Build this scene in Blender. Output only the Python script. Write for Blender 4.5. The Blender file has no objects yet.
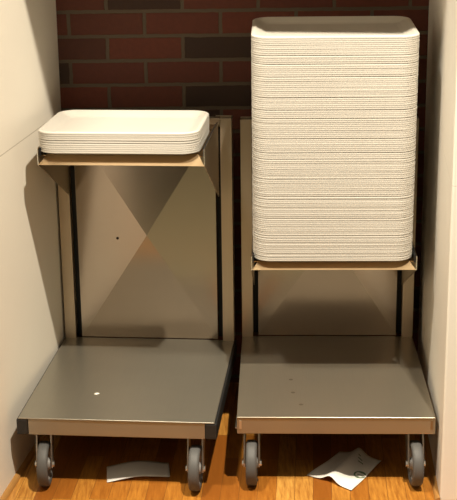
import bpy, bmesh, math, random
from mathutils import Vector, Matrix
random.seed(7)
R = math.radians
scene = bpy.context.scene
COL = scene.collection

# ------------------------------------------------------------------ camera
F_PX, PITCH, ROLL, EYE = 1290.0, R(16.65), R(0.72), 1.63
cam_data = bpy.data.cameras.new('camera')
cam = bpy.data.objects.new('camera', cam_data); COL.objects.link(cam)
cam_data.sensor_fit = 'VERTICAL'; cam_data.sensor_height = 24.0
cam_data.lens = 24.0 * F_PX / 500.0
cam_data.clip_start = 0.05
cam.matrix_world = (Matrix.Translation((0, 0, EYE)) @ Matrix.Rotation(R(90) - PITCH, 4, 'X')
                    @ Matrix.Rotation(-ROLL, 4, 'Z'))
scene.camera = cam

# ------------------------------------------------------------------ world: a warm dim canteen
world = bpy.data.worlds.new('world'); scene.world = world; world.use_nodes = True
wt = world.node_tree; wt.nodes.clear()
wo = wt.nodes.new('ShaderNodeOutputWorld'); bg = wt.nodes.new('ShaderNodeBackground')
tc = wt.nodes.new('ShaderNodeTexCoord'); sx = wt.nodes.new('ShaderNodeSeparateXYZ')
rp = wt.nodes.new('ShaderNodeValToRGB'); mr = wt.nodes.new('ShaderNodeMapRange')
mr.inputs['From Min'].default_value = -1; mr.inputs['From Max'].default_value = 1
wt.links.new(tc.outputs['Generated'], sx.inputs[0]); wt.links.new(sx.outputs['Z'], mr.inputs['Value'])
wt.links.new(mr.outputs[0], rp.inputs[0]); wt.links.new(rp.outputs[0], bg.inputs['Color'])
wt.links.new(bg.outputs[0], wo.inputs[0])
cr = rp.color_ramp
cr.elements[0].position = 0.0; cr.elements[0].color = (0.10, 0.07, 0.04, 1)
cr.elements[1].position = 1.0; cr.elements[1].color = (1.0, 0.86, 0.66, 1)
e = cr.elements.new(0.58); e.color = (0.03, 0.023, 0.016, 1)
e = cr.elements.new(0.78); e.color = (0.62, 0.50, 0.36, 1)
bg.inputs['Strength'].default_value = 0.38

# ------------------------------------------------------------------ ceiling lamps of the room
def lamp(name, loc, target, power, size, color):
    d = bpy.data.lights.new(name, 'AREA'); d.shape = 'DISK'; d.size = size; d.energy = power; d.color = color
    o = bpy.data.objects.new(name, d); COL.objects.link(o); o.location = loc
    o.rotation_euler = (Vector(target) - Vector(loc)).to_track_quat('-Z', 'Y').to_euler()
    return o
lamp('ceiling_spot', (0.66, 1.90, 3.71), (-0.1, 3.4, 0.6), 148, 0.08, (1.0, 0.89, 0.715))
lamp('ceiling_downlight', (-0.90, 2.30, 3.6), (0.3, 3.4, 0.6), 68, 0.25, (1.0, 0.91, 0.75))

scene.view_settings.view_transform = 'Standard'
scene.view_settings.look = 'None'
scene.view_settings.gamma = 1.0
scene.view_settings.use_curve_mapping = False
scene.view_settings.exposure = 0.40

# ------------------------------------------------------------------ materials
def new_mat(name):
    m = bpy.data.materials.new(name); m.use_nodes = True
    nt = m.node_tree; b = nt.nodes['Principled BSDF']
    return m, nt, b
def N(nt, t, **kw):
    n = nt.nodes.new(t)
    for k, v in kw.items(): setattr(n, k, v)
    return n
def L(nt, a, b): nt.links.new(a, b)
def ramp(nt, stops, src=None):
    r = N(nt, 'ShaderNodeValToRGB'); els = r.color_ramp.elements
    els[0].position, els[0].color = stops[0][0], (*stops[0][1], 1)
    els[1].position, els[1].color = stops[-1][0], (*stops[-1][1], 1)
    for p, c in stops[1:-1]:
        x = els.new(p); x.color = (*c, 1)
    if src is not None: L(nt, src, r.inputs[0])
    return r
def mixc(nt, fac, a, b, mode='MIX'):
    m = N(nt, 'ShaderNodeMix', data_type='RGBA', blend_type=mode)
    for sock, v in ((m.inputs[0], fac), (m.inputs[6], a), (m.inputs[7], b)):
        if hasattr(v, 'is_output'): L(nt, v, sock)
        elif isinstance(v, (int, float)): sock.default_value = v
        else: sock.default_value = (*v, 1)
    return m.outputs[2]
def math_(nt, op, a, b=None, c=None):
    m = N(nt, 'ShaderNodeMath', operation=op)
    for i, v in enumerate((a, b, c)):
        if v is None: continue
        if hasattr(v, 'is_output'): L(nt, v, m.inputs[i])
        else: m.inputs[i].default_value = v
    return m.outputs[0]
def obj_coord(nt, scale=(1, 1, 1), loc=(0, 0, 0), rot=(0, 0, 0)):
    t = N(nt, 'ShaderNodeTexCoord'); m = N(nt, 'ShaderNodeMapping')
    m.inputs['Scale'].default_value = scale; m.inputs['Location'].default_value = loc; m.inputs['Rotation'].default_value = rot
    L(nt, t.outputs['Object'], m.inputs[0]); return m.outputs[0]
def noise(nt, vec, scale, detail=4, rough=0.55):
    n = N(nt, 'ShaderNodeTexNoise'); n.inputs['Scale'].default_value = scale
    n.inputs['Detail'].default_value = detail; n.inputs['Roughness'].default_value = rough
    L(nt, vec, n.inputs['Vector']); return n.outputs['Fac']
def bump(nt, b, h, strength, dist):
    bp = N(nt, 'ShaderNodeBump'); bp.inputs['Strength'].default_value = strength; bp.inputs['Distance'].default_value = dist
    L(nt, h, bp.inputs['Height']); L(nt, bp.outputs[0], b.inputs['Normal'])

def steel(name, col, rough, stretch=(1, 60, 60), spots=(), metal=0.75):
    m, nt, b = new_mat(name)
    b.inputs['Metallic'].default_value = metal
    v = obj_coord(nt, stretch); n1 = noise(nt, v, 6, 5)
    n2 = noise(nt, obj_coord(nt), 9, 5)
    c = mixc(nt, math_(nt, 'MULTIPLY', n1, 0.35), col, tuple(x * 0.72 for x in col))
    c = mixc(nt, math_(nt, 'MULTIPLY', n2, 0.18), c, tuple(x * 0.70 for x in col))
    for (px, py, pr) in spots:
        t = N(nt, 'ShaderNodeTexCoord'); d = N(nt, 'ShaderNodeVectorMath', operation='DISTANCE')
        s = N(nt, 'ShaderNodeSeparateXYZ'); L(nt, t.outputs['Object'], s.inputs[0])
        cx = N(nt, 'ShaderNodeCombineXYZ'); L(nt, s.outputs[0], cx.inputs[0]); L(nt, s.outputs[1], cx.inputs[1])
        L(nt, cx.outputs[0], d.inputs[0]); d.inputs[1].default_value = (px, py, 0)
        c = mixc(nt, math_(nt, 'MULTIPLY', math_(nt, 'LESS_THAN', d.outputs['Value'], pr), 0.6), c, (0.10, 0.07, 0.04))
    L(nt, c, b.inputs['Base Color'])
    rr = math_(nt, 'MULTIPLY_ADD', n2, 0.08, rough - 0.04)
    L(nt, rr, b.inputs['Roughness'])
    bump(nt, b, n1, 0.02, 0.0005)
    return m
def plain(name, col, rough=0.5, metal=0.0, var=0.12, scale=40):
    m, nt, b = new_mat(name)
    n = noise(nt, obj_coord(nt), scale, 4)
    c = mixc(nt, n, tuple(x * (1 - var) for x in col), tuple(min(1, x * (1 + var)) for x in col))
    L(nt, c, b.inputs['Base Color']); b.inputs['Roughness'].default_value = rough; b.inputs['Metallic'].default_value = metal
    return m

M = {}
M['deck_grey'] = steel('brushed_deck_grey', (0.36, 0.335, 0.275), 0.34, (60, 1.2, 60))
M['deck_brown'] = steel('brushed_deck_worn', (0.38, 0.335, 0.26), 0.32, (60, 1.2, 60),
                        spots=((-0.118, 0.262, 0.006), (-0.113, 0.167, 0.006), (-0.092, 0.083, 0.006)))
M['panel'] = steel('brushed_panel', (0.54, 0.46, 0.385), 0.20, (1, 60, 60), metal=1.0)
M['frame'] = steel('satin_frame', (0.62, 0.51, 0.38), 0.33, (60, 60, 1.5))
M['lip'] = steel('satin_shelf', (0.60, 0.44, 0.26), 0.30, (1, 60, 60), metal=1.0)
M['plate'] = steel('side_plate_steel', (0.36, 0.27, 0.17), 0.34, (1, 60, 60), metal=1.0)
M['zinc'] = plain('zinc_fork', (0.52, 0.50, 0.47), 0.38, 1.0)
M['bolt'] = plain('bright_bolt', (0.8, 0.78, 0.72), 0.25, 1.0)
M['black'] = plain('black_plastic', (0.012, 0.012, 0.012), 0.5)
M['slot'] = plain('dark_slot', (0.010, 0.009, 0.008), 0.7)
M['tyre'] = plain('grey_rubber', (0.085, 0.083, 0.080), 0.6)
M['hub'] = plain('grey_hub', (0.22, 0.21, 0.20), 0.5)
M['tray'] = plain('cream_tray_plastic', (0.56, 0.53, 0.475), 0.42, 0.0, 0.03, 12)
M['card'] = plain('grey_white_card', (0.72, 0.70, 0.66), 0.7, 0.0, 0.05)
M['napkin'] = plain('napkin_paper', (0.80, 0.78, 0.72), 0.85, 0.0, 0.05)
M['ink'] = plain('green_ink', (0.13, 0.20, 0.12), 0.8)
M['crumb'] = plain('white_crumb', (0.85, 0.82, 0.74), 0.8)

def wall_mat(name, col, seam_z, seam_slope=0.0, seam_y=3.4, seam_w=0.0016, seam_dark=0.45, y_max=None):
    m, nt, b = new_mat(name)
    t = N(nt, 'ShaderNodeTexCoord'); s = N(nt, 'ShaderNodeSeparateXYZ'); L(nt, t.outputs['Object'], s.inputs[0])
    zl = math_(nt, 'MULTIPLY_ADD', math_(nt, 'SUBTRACT', s.outputs[1], seam_y), seam_slope, seam_z)
    d = math_(nt, 'ABSOLUTE', math_(nt, 'SUBTRACT', s.outputs[2], zl))
    seam = math_(nt, 'LESS_THAN', d, seam_w)
    n = noise(nt, obj_coord(nt), 5, 5); n2 = noise(nt, obj_coord(nt, (20, 20, 90)), 3, 4)
    c = mixc(nt, n, tuple(x * 0.94 for x in col), col)
    c = mixc(nt, math_(nt, 'MULTIPLY', n2, 0.10), c, tuple(x * 0.8 for x in col))
    c = mixc(nt, math_(nt, 'MULTIPLY', seam, seam_dark), c, (0.20, 0.15, 0.09))
    L(nt, c, b.inputs['Base Color']); b.inputs['Roughness'].default_value = 0.55
    bump(nt, b, n2, 0.08, 0.002)
    return m
M['wall_l'] = wall_mat('cream_wall', (0.86, 0.81, 0.71), 0.905)
M['wall_r'] = wall_mat('cream_wall_cracked', (0.86, 0.82, 0.74), 0.912, 0.145, 3.43, 0.0008, 0.3)
M['soffit'] = plain('ceiling_paint', (0.62, 0.56, 0.46), 0.8)

def brick_mat():
    m, nt, b = new_mat('red_brick')
    t = N(nt, 'ShaderNodeTexCoord'); s = N(nt, 'ShaderNodeSeparateXYZ'); L(nt, t.outputs['Object'], s.inputs[0])
    u = math_(nt, 'ADD', s.outputs[0], 0.3596 + 0.1145 + 0.229 * 20)
    v = math_(nt, 'ADD', s.outputs[2], 0.0741 * 40 - 1.2084)
    wob = noise(nt, obj_coord(nt), 30, 3)
    u = math_(nt, 'ADD', u, math_(nt, 'MULTIPLY_ADD', wob, 0.006, -0.003))
    v = math_(nt, 'ADD', v, math_(nt, 'MULTIPLY_ADD', wob, -0.005, 0.0025))
    cx = N(nt, 'ShaderNodeCombineXYZ'); L(nt, u, cx.inputs[0]); L(nt, v, cx.inputs[1])
    bt = N(nt, 'ShaderNodeTexBrick'); bt.offset = 0.5; bt.offset_frequency = 2; bt.squash = 1
    L(nt, cx.outputs[0], bt.inputs['Vector'])
    bt.inputs['Scale'].default_value = 1; bt.inputs['Brick Width'].default_value = 0.229
    bt.inputs['Row Height'].default_value = 0.0741; bt.inputs['Mortar Size'].default_value = 0.0062
    bt.inputs['Mortar Smooth'].default_value = 0.25
    bt.inputs['Color1'].default_value = (0, 0, 0, 1); bt.inputs['Color2'].default_value = (1, 1, 1, 1)
    bt.inputs['Mortar'].default_value = (0.5, 0.5, 0.5, 1)
    tint = ramp(nt, [(0.0, (0.040, 0.024, 0.016)), (0.16, (0.048, 0.025, 0.016)), (0.24, (0.13, 0.036, 0.021)),
                     (0.6, (0.16, 0.040, 0.022)), (1.0, (0.12, 0.032, 0.020))], bt.outputs['Color'])
    g = noise(nt, obj_coord(nt), 60, 6)
    c = mixc(nt, math_(nt, 'MULTIPLY', g, 0.55), tint.outputs[0], (0.05, 0.022, 0.015))
    c = mixc(nt, bt.outputs['Fac'], c, (0.105, 0.080, 0.054))
    L(nt, c, b.inputs['Base Color']); b.inputs['Roughness'].default_value = 0.85
    h = math_(nt, 'MULTIPLY_ADD', bt.outputs['Fac'], -1.0, math_(nt, 'MULTIPLY', g, 0.4))
    bump(nt, b, h, 0.6, 0.006)
    return m
M['brick'] = brick_mat()

def parquet_mat():
    m, nt, b = new_mat('oak_parquet')
    v = obj_coord(nt, (1, 1, 1), (0, 0, 0), (0, 0, R(90 + 4)))
    bt = N(nt, 'ShaderNodeTexBrick'); bt.offset = 0.37; bt.offset_frequency = 2
    L(nt, v, bt.inputs['Vector'])
    bt.inputs['Scale'].default_value = 1; bt.inputs['Brick Width'].default_value = 0.42
    bt.inputs['Row Height'].default_value = 0.050; bt.inputs['Mortar Size'].default_value = 0.0006
    bt.inputs['Color1'].default_value = (0, 0, 0, 1); bt.inputs['Color2'].default_value = (1, 1, 1, 1)
    bt.inputs['Mortar'].default_value = (0.3, 0.3, 0.3, 1)
    tint = ramp(nt, [(0.0, (0.27, 0.085, 0.012)), (0.35, (0.42, 0.155, 0.022)), (0.7, (0.52, 0.22, 0.034)), (1.0, (0.66, 0.34, 0.075))], bt.outputs['Color'])
    gr = noise(nt, obj_coord(nt, (60, 5, 1), (0, 0, 0), (0, 0, R(4))), 2.2, 6, 0.65)
    c = mixc(nt, ramp(nt, [(0.35, (0, 0, 0)), (0.75, (1, 1, 1))], gr).outputs[0], tint.outputs[0], (0.24, 0.075, 0.010))
    c = mixc(nt, math_(nt, 'MULTIPLY', bt.outputs['Fac'], 0.8), c, (0.10, 0.04, 0.012))
    L(nt, c, b.inputs['Base Color'])
    b.inputs['Roughness'].default_value = 0.30
    bump(nt, b, gr, 0.05, 0.001)
    return m
M['parquet'] = parquet_mat()
M['unseen_floor'] = plain('unseen_floor_olive', (0.165, 0.150, 0.092), 0.6)  # unseen floor; olive tone invented to cut orange reflections in the steel
M['trim'] = plain('oak_trim', (0.42, 0.21, 0.06), 0.4)

# ------------------------------------------------------------------ mesh helpers
def link(name, bm, mat, parent=None, smooth=False, bevel=0.0, segs=2):
    bmesh.ops.recalc_face_normals(bm, faces=bm.faces)
    me = bpy.data.meshes.new(name); bm.to_mesh(me); bm.free()
    if smooth:
        for p in me.polygons: p.use_smooth = True
    o = bpy.data.objects.new(name, me); COL.objects.link(o)
    me.materials.append(mat)
    if parent is not None: o.parent = parent
    if bevel:
        md = o.modifiers.new('bevel', 'BEVEL'); md.width = bevel; md.segments = segs; md.limit_method = 'ANGLE'; md.angle_limit = R(35)
    return o
def add_box(bm, x0, x1, y0, y1, z0, z1):
    v = [bm.verts.new(p) for p in ((x0, y0, z0), (x1, y0, z0), (x1, y1, z0), (x0, y1, z0), (x0, y0, z1), (x1, y0, z1), (x1, y1, z1), (x0, y1, z1))]
    for f in ((3, 2, 1, 0), (4, 5, 6, 7), (0, 1, 5, 4), (1, 2, 6, 5), (2, 3, 7, 6), (3, 0, 4, 7)): bm.faces.new([v[i] for i in f])
def box(name, mat, parent, *a, bevel=0.0, **k):
    bm = bmesh.new(); add_box(bm, *a); return link(name, bm, mat, parent, bevel=bevel, **k)
def add_prism(bm, poly, axis, a, b):
    """poly of 2-D points extruded along an axis; axis 'x': points are (y,z); 'z': (x,y)"""
    P = (lambda p, t: (t, p[0], p[1])) if axis == 'x' else (lambda p, t: (p[0], p[1], t)) if axis == 'z' else (lambda p, t: (p[0], t, p[1]))
    A = [bm.verts.new(P(p, a)) for p in poly]; B = [bm.verts.new(P(p, b)) for p in poly]
    n = len(poly); bm.faces.new(A); bm.faces.new(B[::-1])
    for i in range(n): bm.faces.new((A[i], A[(i + 1) % n], B[(i + 1) % n], B[i]))
def add_lathe_x(bm, prof, seg=40):
    """closed profile of (x, r) spun about the x axis"""
    rings = []
    for k in range(seg):
        a = 2 * math.pi * k / seg
        rings.append([bm.verts.new((x, r * math.cos(a), r * math.sin(a))) for x, r in prof])
    n = len(prof)
    for k in range(seg):
        r0, r1 = rings[k], rings[(k + 1) % seg]
        for i in range(n): bm.faces.new((r0[i], r0[(i + 1) % n], r1[(i + 1) % n], r1[i]))
def add_cyl(bm, c, axis, r, h, seg=20):
    rot = Matrix.Rotation(R(90), 4, 'Y') if axis == 'x' else Matrix.Rotation(R(90), 4, 'X') if axis == 'y' else Matrix.Identity(4)
    bmesh.ops.create_cone(bm, cap_ends=True, segments=seg, radius1=r, radius2=r, depth=h, matrix=Matrix.Translation(c) @ rot)
def empty(name, loc, rz, parent=None):
    o = bpy.data.objects.new(name, None); COL.objects.link(o); o.location = loc; o.rotation_euler = (0, 0, rz)
    o.empty_display_size = 0.05
    if parent: o.parent = parent
    return o
def tag(o, label, cat, group=None):
    o['label'] = label; o['category'] = cat
    if group: o['group'] = group
def structure(o): o['kind'] = 'structure'; return o

# ------------------------------------------------------------------ setting
LW0, LWD = Vector((-0.614, 3.16)), math.tan(R(7.7))          # left wall face: x = -0.614 + LWD (y - 3.16)
lx = lambda y: -0.614 + LWD * (y - 3.16)
RX0, RX1, RC = 0.553, 0.612, 3.09                            # right wall face from its front corner to the bricks
rx = lambda y: RX0 + (RX1 - RX0) * (y - RC) / (3.93 - RC)
structure(box('floor', M['parquet'], None, -3.0, 3.0, 2.65, 4.05, -0.05, 0.0))
structure(box('floor_unseen', M['unseen_floor'], None, -3.0, 3.0, -2.5, 2.65, -0.05, 0.0))  # out of view, coloured for what the steel panels reflect
structure(box('wall_back', M['brick'], None, -1.3, 1.5, 3.93, 4.05, 0.0, 2.1))
bm = bmesh.new(); add_prism(bm, [(lx(2.3), 2.3), (lx(3.93), 3.93), (-1.3, 3.93), (-1.3, 2.3)], 'z', 0.0, 2.1)
structure(link('wall_left', bm, M['wall_l']))
bm = bmesh.new(); add_prism(bm, [(RX0, RC), (RX1, 3.93), (1.5, 3.93), (1.5, RC)], 'z', 0.0, 2.1)
structure(link('wall_right', bm, M['wall_r'], bevel=0.006, segs=3))
bm = bmesh.new(); sy = lambda x: 3.10 - 0.16 * (x + 0.10)
add_prism(bm, [(-1.3, sy(-1.3)), (1.5, sy(1.5)), (1.5, 4.05), (-1.3, 4.05)], 'z', 1.975, 2.6)
structure(link('ceiling', bm, M['soffit']))
def quarter(name, p0, p1, side):
    """wooden quarter-round along the foot of a wall from p0 to p1"""
    d = Vector((p1[0] - p0[0], p1[1] - p0[1])); ln = d.length; bm = bmesh.new()
    prof = [(0, 0)] + [(0.013 * math.cos(a) * side, 0.013 * math.sin(a)) for a in [R(90) * k / 6 for k in range(7)]]
    add_prism(bm, prof, 'y', 0, ln)
    o = link(name, bm, M['trim']); o.location = (p0[0], p0[1], 0.0); o.rotation_euler = (0, 0, -math.atan2(d.x, d.y))
    return structure(o)
quarter('baseboard_left', (lx(2.3), 2.3), (lx(3.93), 3.93), 1)
quarter('baseboard_right', (RX0, RC), (RX1, 3.93), -1)

# ------------------------------------------------------------------ trolleys
W, LEN, H = 0.533, 0.622, 0.205                               # deck width, length, height of its top
APRON = 0.050
def caster(root, x, y, swivel):
    bm = bmesh.new(); add_box(bm, -0.045, 0.045, -0.04, 0.04, -0.004, 0.0); add_cyl(bm, (0, 0, -0.010), 'z', 0.026, 0.012, 24)
    c = link('caster', bm, M['zinc'], root, bevel=0.001); c.location = (x, y, H - APRON + 0.012); c.rotation_euler = (0, 0, swivel)
    top = H - APRON + 0.012; zc = 0.0625 - top; yc = -0.040     # wheel axle trails ahead of the swivel
    prof = [(-0.011, 0.044), (-0.0145, 0.050), (-0.0150, 0.056), (-0.0125, 0.0605), (-0.007, 0.0624), (0.007, 0.0624),
            (0.0125, 0.0605), (0.0150, 0.056), (0.0145, 0.050), (0.011, 0.044)]
    bm = bmesh.new(); add_lathe_x(bm, prof, 48); t = link('tyre', bm, M['tyre'], c, smooth=True); t.location = (0, yc, zc)
    hp = [(-0.016, 0.006), (-0.016, 0.014), (-0.006, 0.018), (-0.006, 0.038), (-0.011, 0.0442), (0.011, 0.0442), (0.006, 0.038),
          (0.006, 0.018), (0.016, 0.014), (0.016, 0.006)]
    bm = bmesh.new(); add_lathe_x(bm, hp, 32); h = link('wheel_hub', bm, M['hub'], c, smooth=False); h.location = (0, yc, zc)
    bm = bmesh.new()
    for s in (-1, 1):
        x0, x1 = sorted((s * 0.0175, s * 0.0220))
        add_prism(bm, [(0.024, -0.016), (-0.030, -0.016), (yc - 0.013, zc + 0.004), (yc - 0.008, zc - 0.010), (yc + 0.008, zc - 0.010), (yc + 0.016, zc + 0.006)], 'x', x0, x1)
    add_box(bm, -0.0215, 0.0215, -0.030, 0.024, -0.0195, -0.016)
    link('fork', bm, M['zinc'], c, bevel=0.0006)
    bm = bmesh.new(); add_cyl(bm, (0, yc, zc), 'x', 0.0045, 0.050, 12)
    for s in (-1, 1): add_cyl(bm, (s * 0.0235, yc, zc), 'x', 0.0085, 0.006, 6)
    link('axle_bolt', bm, M['bolt'], c)
    return c

def trolley(x, y, yaw, shelf_z, label, deck_mat, bumpers, swivels, post_top, hole, wheels, tilt, lip_drop):
    root = empty('tray_trolley', (x, y, 0), -R(yaw)); tag(root, label, 'trolley', 'steel tray trolleys')
    w = W / 2
    # deck: a folded sheet with front, rear and side aprons
    bm = bmesh.new()
    inset = 0.026 if bumpers else 0.0
    add_box(bm, -w, w, -0.0025, LEN, H - 0.004, H)
    add_box(bm, -w + inset, w - inset, 0.0005, 0.004, H - APRON, H - 0.004)
    add_box(bm, -w + inset, w - inset, LEN - 0.004, LEN - 0.0005, H - APRON, H - 0.004)
    for s in (-1, 1):
        a, b = sorted((s * (w - inset), s * (w - inset - 0.003)))
        add_box(bm, a, b, 0.004, LEN - 0.004, H - APRON, H - 0.004)
    link('deck', bm, deck_mat, root, bevel=0.0018, segs=3)
    for yy in (0.05, LEN - 0.09):
        bm = bmesh.new(); add_box(bm, -w + inset + 0.004, w - inset - 0.004, yy, yy + 0.09 if yy < .3 else yy + 0.08, H - APRON + 0.012, H - APRON + 0.016)
        link('cross_member', bm, M['slot'], root)
    if bumpers:
        for s in (-1, 1):
            a, b = sorted((s * (w + 0.006), s * (w - 0.0255)))
            bm = bmesh.new(); add_box(bm, a, b, -0.002, LEN + 0.02, H - 0.050, H - 0.0045)
            o = link('bumper_rail', bm, M['black'], root, bevel=0.004); o['label'] = 'black plastic side bumper'
    else:
        for s in (-1, 1):
            bm = bmesh.new(); a, b = sorted((s * (w - 0.006), s * (w - 0.013)))
            add_box(bm, a, b, -0.0012, 0.0006, H - 0.036, H - 0.010)
            link('corner_clip', bm, M['plate'] if s > 0 else M['frame'], root, bevel=0.0008)
    for (cx, cy), sw in zip(((-w + wheels[0], 0.055), (w - wheels[1], 0.055), (-w + 0.065, LEN - 0.07), (w - 0.065, LEN - 0.07)), swivels):
        caster(root, cx, cy, R(sw))
    # uprights: channels open towards the panel, with the dark slot the shelf runs in
    yp = 0.612
    for s in (-1, 1):
        bm = bmesh.new(); X = lambda a: s * a
        def bxs(a, b, *r):
            a, b = sorted((X(a), X(b))); add_box(bm, a, b, *r)
        bxs(0.2325, 0.2665, yp, yp + 0.003, H, post_top)
        bxs(0.2635, 0.2665, yp + 0.003, yp + 0.050, H, post_top)
        bxs(0.2150, 0.2635, yp + 0.047, yp + 0.050, H, post_top)
        bxs(0.2325, 0.2355, yp + 0.003, yp + 0.014, H, post_top)
        link('upright_post', bm, M['frame'], root, bevel=0.0006)
        a, b = sorted((X(0.2165), X(0.2318)))
        box('guide_slot', M['slot'], root, a, b, yp + 0.030, yp + 0.046, H + 0.004, post_top - 0.035)
    bm = bmesh.new(); add_box(bm, -0.2320, 0.2320, yp + 0.004, yp + 0.030, post_top - 0.018, post_top)
    link('top_rail', bm, M['frame'], root, bevel=0.001)
    # cross-broken back panel: four shallow facets meeting at its centre
    z0, z1, pw, ap = H + 0.002, post_top - 0.020, 0.2150, PANEL_APEX
    y0 = yp + 0.012
    bm = bmesh.new()
    c = [bm.verts.new(p) for p in ((-pw, y0, z0), (pw, y0, z0), (pw, y0, z1), (-pw, y0, z1))]
    m_ = bm.verts.new((0.004, y0 - ap, (z0 + z1) / 2))
    k = [bm.verts.new((v.co.x, y0 + 0.002, v.co.z)) for v in c]
    for i in range(4):
        bm.faces.new((c[i], c[(i + 1) % 4], m_)); bm.faces.new((c[i], c[(i + 1) % 4], k[(i + 1) % 4], k[i]))
    bm.faces.new(k)
    p = link('back_panel', bm, M['panel'], root)
    if hole:
        bm = bmesh.new(); add_cyl(bm, (-0.088, y0 - ap * 0.57 + 0.0015, 0.535), 'y', 0.0042, 0.006, 14)
        link('screw_hole', bm, M['slot'], p)
    # shelf: floor plate, bent front lip, side plates tapering to the uprights
    yl, sw = 0.222, 0.2265
    sh = box('shelf', M['lip'], root, -sw + 0.003, sw - 0.003, yl + 0.034, 0.600, shelf_z - 0.0095, shelf_z - 0.0070)
    bm = bmesh.new()
    lo, hi = (yl, shelf_z - lip_drop), (yl + 0.034, shelf_z)
    v = [bm.verts.new(q) for q in ((-sw, lo[0], lo[1]), (sw, lo[0], lo[1]), (sw - 0.020, hi[0], hi[1]), (-sw + 0.020, hi[0], hi[1]),
                                   (-sw, lo[0] + 0.002, lo[1] - 0.001), (sw, lo[0] + 0.002, lo[1] - 0.001), (sw - 0.020, hi[0] + 0.002, hi[1] - 0.002), (-sw + 0.020, hi[0] + 0.002, hi[1] - 0.002))]
    for f in ((0, 1, 2, 3), (7, 6, 5, 4), (0, 1, 5, 4), (1, 2, 6, 5), (2, 3, 7, 6), (3, 0, 4, 7)): bm.faces.new([v[i] for i in f])
    link('front_lip', bm, M['lip'], sh)
    for s in (-1, 1):
        bm = bmesh.new(); a, b = sorted((s * sw, s * (sw + 0.0022)))
        add_prism(bm, [(yl, lo[1]), (0.590, shelf_z - 0.205), (0.590, shelf_z + 0.022), (yl, shelf_z + 0.019)], 'x', a, b)
        link('side_plate', bm, M['plate'], sh)
        a, b = sorted((s * (sw - 0.0006), s * (sw + 0.0026)))
        box('edge_glint', M['bolt'], sh, a, b, yl - 0.0012, yl + 0.002, lo[1], shelf_z + 0.019, bevel=0.0008)  # added bright strip: light caught on the plate's front edge
        a, b = sorted((s * (sw - 0.0005), s * (sw - 0.0045)))
        box('gap_shade', M['black'], sh, a, b, yl + 0.012, 0.600, shelf_z - 0.004, shelf_z + 0.018)  # black strip stands in for shade in the gap beside the trays
    sh.matrix_local = Matrix.Translation((0, SHELF_Y, shelf_z)) @ Matrix.Rotation(tilt, 4, 'X') @ Matrix.Translation((0, -SHELF_Y, -shelf_z))
    return root
PANEL_APEX = 0.024
SHELF_Y, TILT_L, TILT_R = 0.256, R(0.0), R(2.5)
LOC_L, YAW_L, Z_L = (-0.3085, 3.187), 5.3, 0.880
LOC_R, YAW_R, Z_R = (0.2830, 3.188), 2.15, 0.571
trolley(*LOC_L, YAW_L, Z_L, 'steel tray trolley with black side bumpers carrying the short stack of trays', M['deck_grey'], True, (5, 0, 3, -2), 0.908, True, (0.059, 0.055), TILT_L, 0.027)
trolley(*LOC_R, YAW_R, Z_R, 'steel tray trolley without bumpers carrying the tall stack, spots on its deck', M['deck_brown'], False, (-1, 3, 4, 0), 0.897, False, (0.040, 0.051), TILT_R, 0.021)

# ------------------------------------------------------------------ trays
TRAY_Y = 0.217
TW, TL, TR, PITCH_Z = 0.444, 0.335, 0.052, 0.00536
def tray_mesh():
    top = [(0.0, 0.0), (0.0, 0.0035), (0.0035, 0.0060), (0.0075, 0.0066), (0.0120, 0.0050), (0.0300, -0.0055), (0.0400, -0.0092), (0.0520, -0.0100)]
    t = 0.0036
    bm = bmesh.new(); SEG = 13
    def loop(inset, z):
        r = max(TR - inset, 0.004); hx, hy = TW / 2 - inset, TL / 2 - inset; out = []
        for cx, cy, a0 in ((hx - r, hy - r, 0), (-hx + r, hy - r, 90), (-hx + r, -hy + r, 180), (hx - r, -hy + r, 270)):
            for k in range(SEG):
                a = R(a0 + 90 * k / (SEG - 1)); out.append(bm.verts.new((cx + r * math.cos(a), cy + r * math.sin(a), z)))
        return out
    loops = [loop(i, z) for i, z in top]
    under = [loop(0.0012, 0.0) if n == 0 else loop(i + 0.0012, z - t) for n, (i, z) in enumerate(top) if n != 1]
    def skin(A, B):
        n = len(A)
        for i in range(n): bm.faces.new((A[i], A[(i + 1) % n], B[(i + 1) % n], B[i]))
    for a, b in zip(loops, loops[1:]): skin(a, b)
    for a, b in zip(under, under[1:]): skin(b, a)
    skin(under[0], loops[0])
    bm.faces.new(loops[-1]); bm.faces.new(under[-1][::-1])
    return bm
proto_tray = link('cafeteria_tray', tray_mesh(), M['tray'])
first = [True]
ORD = ['', 'second', 'third', 'fourth', 'fifth', 'sixth', 'seventh', 'eighth', 'ninth', 'tenth', 'eleventh', 'twelfth', 'thirteenth', 'fourteenth',
       'fifteenth', 'sixteenth', 'seventeenth', 'eighteenth', 'nineteenth']
TENS = {20: 'twent', 30: 'thirt', 40: 'fort', 50: 'fift', 60: 'sixt'}
UNIT = ['', 'first', 'second', 'third', 'fourth', 'fifth', 'sixth', 'seventh', 'eighth', 'ninth']
def ordinal(n):
    if n < 20: return ORD[n - 1]
    t, u = n // 10 * 10, n % 10
    return TENS[t] + ('ieth' if u == 0 else 'y-' + UNIT[u])
def tray_label(k, n, stack):
    """k counts from the top, 1 is the topmost"""
    b = n + 1 - k
    if k == 1: return f'topmost cream plastic tray of the {stack}, its well open to view'
    if b == 1: return f'bottom cream plastic tray of the {stack}, resting on the steel shelf'
    if k <= b: return f'cream plastic tray, {ordinal(k)} from the top of the {stack}'
    return f'cream plastic tray, {ordinal(b)} from the bottom of the {stack}'
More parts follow.
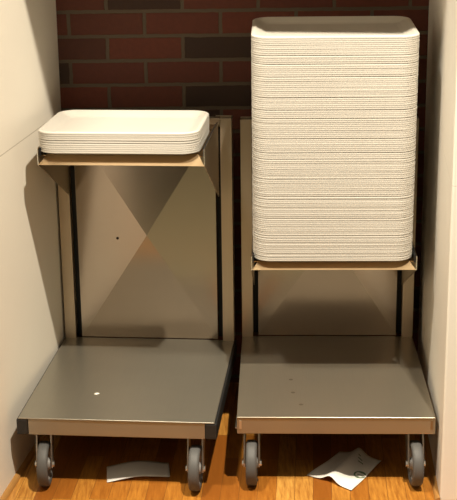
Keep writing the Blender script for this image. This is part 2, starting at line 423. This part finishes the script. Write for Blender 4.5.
def stack(loc, yaw, z_shelf, n, name, group, gaps, shift, tilt):
    a = -R(yaw); ca, sa = math.cos(a), math.sin(a); z = 0.0136 + 0.0004 - 0.0070; ct, st = math.cos(tilt), math.sin(tilt)
    for i in range(n):                                        # from the bottom up
        o = proto_tray if first[0] else proto_tray.copy()
        if first[0]: first[0] = False
        else: COL.objects.link(o)
        jx, jy = random.uniform(-0.0003, 0.0003), random.uniform(-0.0003, 0.0003)
        dx, py = shift + jx, TRAY_Y + TL / 2 + jy - SHELF_Y
        dy, dz = SHELF_Y + ct * py - st * z, z_shelf + st * py + ct * z
        o.location = (loc[0] + ca * dx - sa * dy, loc[1] + sa * dx + ca * dy, dz)
        o.rotation_euler = (tilt, 0, a + random.uniform(-0.0012, 0.0012))
        tag(o, tray_label(n - i, n, name), 'tray', group)
        z += PITCH_Z + (0.0016 if (i + 1) in gaps else random.uniform(-0.00005, 0.00005))
stack(LOC_L, YAW_L, Z_L, 10, 'short stack', 'trays of the short stack', (5, 6), -0.010, TILT_L)
NR = 111
stack(LOC_R, YAW_R, Z_R, NR, 'tall stack', 'trays of the tall stack', set(range(2, NR, 10)) | {13, 33, 55, 76, 98}, -0.003, TILT_R)

# ------------------------------------------------------------------ litter on the floor and crumbs
def sheet(name, f, nu, nv, mat, parent=None, thick=0.0005):
    bm = bmesh.new()
    for s in (0, 1):
        g = [[bm.verts.new(Vector(f(i / nu, j / nv)) - Vector((0, 0, thick * s))) for j in range(nv + 1)] for i in range(nu + 1)]
        for i in range(nu):
            for j in range(nv): bm.faces.new((g[i][j], g[i + 1][j], g[i + 1][j + 1], g[i][j + 1]))
        if s == 0: top = g
    def edge(a, b): 
        for k in range(len(a) - 1): bm.faces.new((a[k], a[k + 1], b[k + 1], b[k]))
    edge(top[0], g[0]); edge(top[-1], g[-1]); edge([r[0] for r in top], [r[0] for r in g]); edge([r[-1] for r in top], [r[-1] for r in g])
    return link(name, bm, mat, parent, smooth=True)
def bil(A, B, C, D, u, v):
    return [(1 - u) * (1 - v) * A[k] + u * (1 - v) * B[k] + u * v * C[k] + (1 - u) * v * D[k] for k in (0, 1)]
def card_f(u, v):
    x, y = bil((-0.343, 3.224), (-0.170, 3.247), (-0.177, 3.335), (-0.352, 3.322), u, v)
    z = 0.0022 + 0.012 * math.sin(math.pi * min(1, u * 1.02)) ** 1.3 * (0.75 + 0.25 * v) + 0.003 * u
    return (x, y, z)
tag(sheet('paper_card', card_f, 24, 8, M['card']), 'grey-white curled strip of card on the floor under the bumper trolley', 'paper')
NA, NB, NC, ND, NE_, NF = (0.2098, 3.251), (0.3129, 3.397), (0.3690, 3.386), (0.2699, 3.207), (0.4257, 3.326), (0.324, 3.155)
ridge = lambda d: 0.017 * math.exp(-(d / 0.30) ** 2)             # d: distance from the crease, 0..1 over a half
def left_half(u, v):    # u along the crease, v from outer edge to crease
    x, y = bil(NA, NB, NC, ND, u, v)
    return (x, y, 0.0028 + ridge(1 - v) + 0.0015 * math.sin(7 * u + 2 * v))
def right_half(u, v):   # v from crease to outer edge
    x, y = bil(ND, NC, NE_, NF, u, v)
    return (x, y, 0.0028 + ridge(v) + 0.0015 * math.sin(7 * u + 2) + 0.004 * u * v * v)
def nap_f(u, v):
    return left_half(u, v * 2) if v <= 0.5 else right_half(u, (v - 0.5) * 2)
nap = sheet('paper_napkin', nap_f, 16, 20, M['napkin'])
tag(nap, 'creased white paper napkin with green print, on the floor under the spotted-deck trolley', 'napkin')
bm = bmesh.new()
def ink_quad(pts):
    bm.faces.new([bm.verts.new(Vector(right_half(u, v)) + Vector((0, 0, 0.0006))) for u, v in pts])
cu, cv = 0.46, 0.74
for k in range(28):
    if k in (5, 6, 16): continue
    a0, a1 = 2 * math.pi * k / 28, 2 * math.pi * (k + 1) / 28
    ink_quad([(cu + r0 * 0.095 * math.cos(a), cv + r0 * 0.25 * math.sin(a)) for r0, a in ((1, a0), (1, a1), (0.74, a1), (0.74, a0))])
for j, (du, w0, w1) in enumerate(((0.05, -0.16, 0.14), (-0.02, -0.10, 0.16), (-0.08, -0.13, 0.06))):
    ink_quad([(cu + du, cv + w0), (cu + du, cv + w1), (cu + du + 0.022, cv + w1), (cu + du + 0.022, cv + w0)])
for (u0, v0, v1) in ((0.72, 0.30, 0.52), (0.78, 0.22, 0.40), (0.84, 0.16, 0.26)):
    ink_quad([(u0, v0), (u0, v1), (u0 + 0.02, v1), (u0 + 0.02, v0)])
e = link('printed_emblem', bm, M['ink'], nap); e['label'] = 'round green printed emblem'

bm = bmesh.new(); bmesh.ops.create_icosphere(bm, subdivisions=2, radius=1)
for v in bm.verts:
    q = v.co; k = 1 + 0.25 * math.sin(5 * q.x + 3 * q.y); v.co = (q.x * 0.008 * k, q.y * 0.006 * k, (q.z + 1) * 0.0014)
c = link('bread_crumb', bm, M['crumb'], smooth=True); c.location = (-0.3754, 3.3658, H); c.rotation_euler = (0, 0, 0.5)
tag(c, 'small white crumb lying on the grey deck of the bumper trolley', 'crumb')
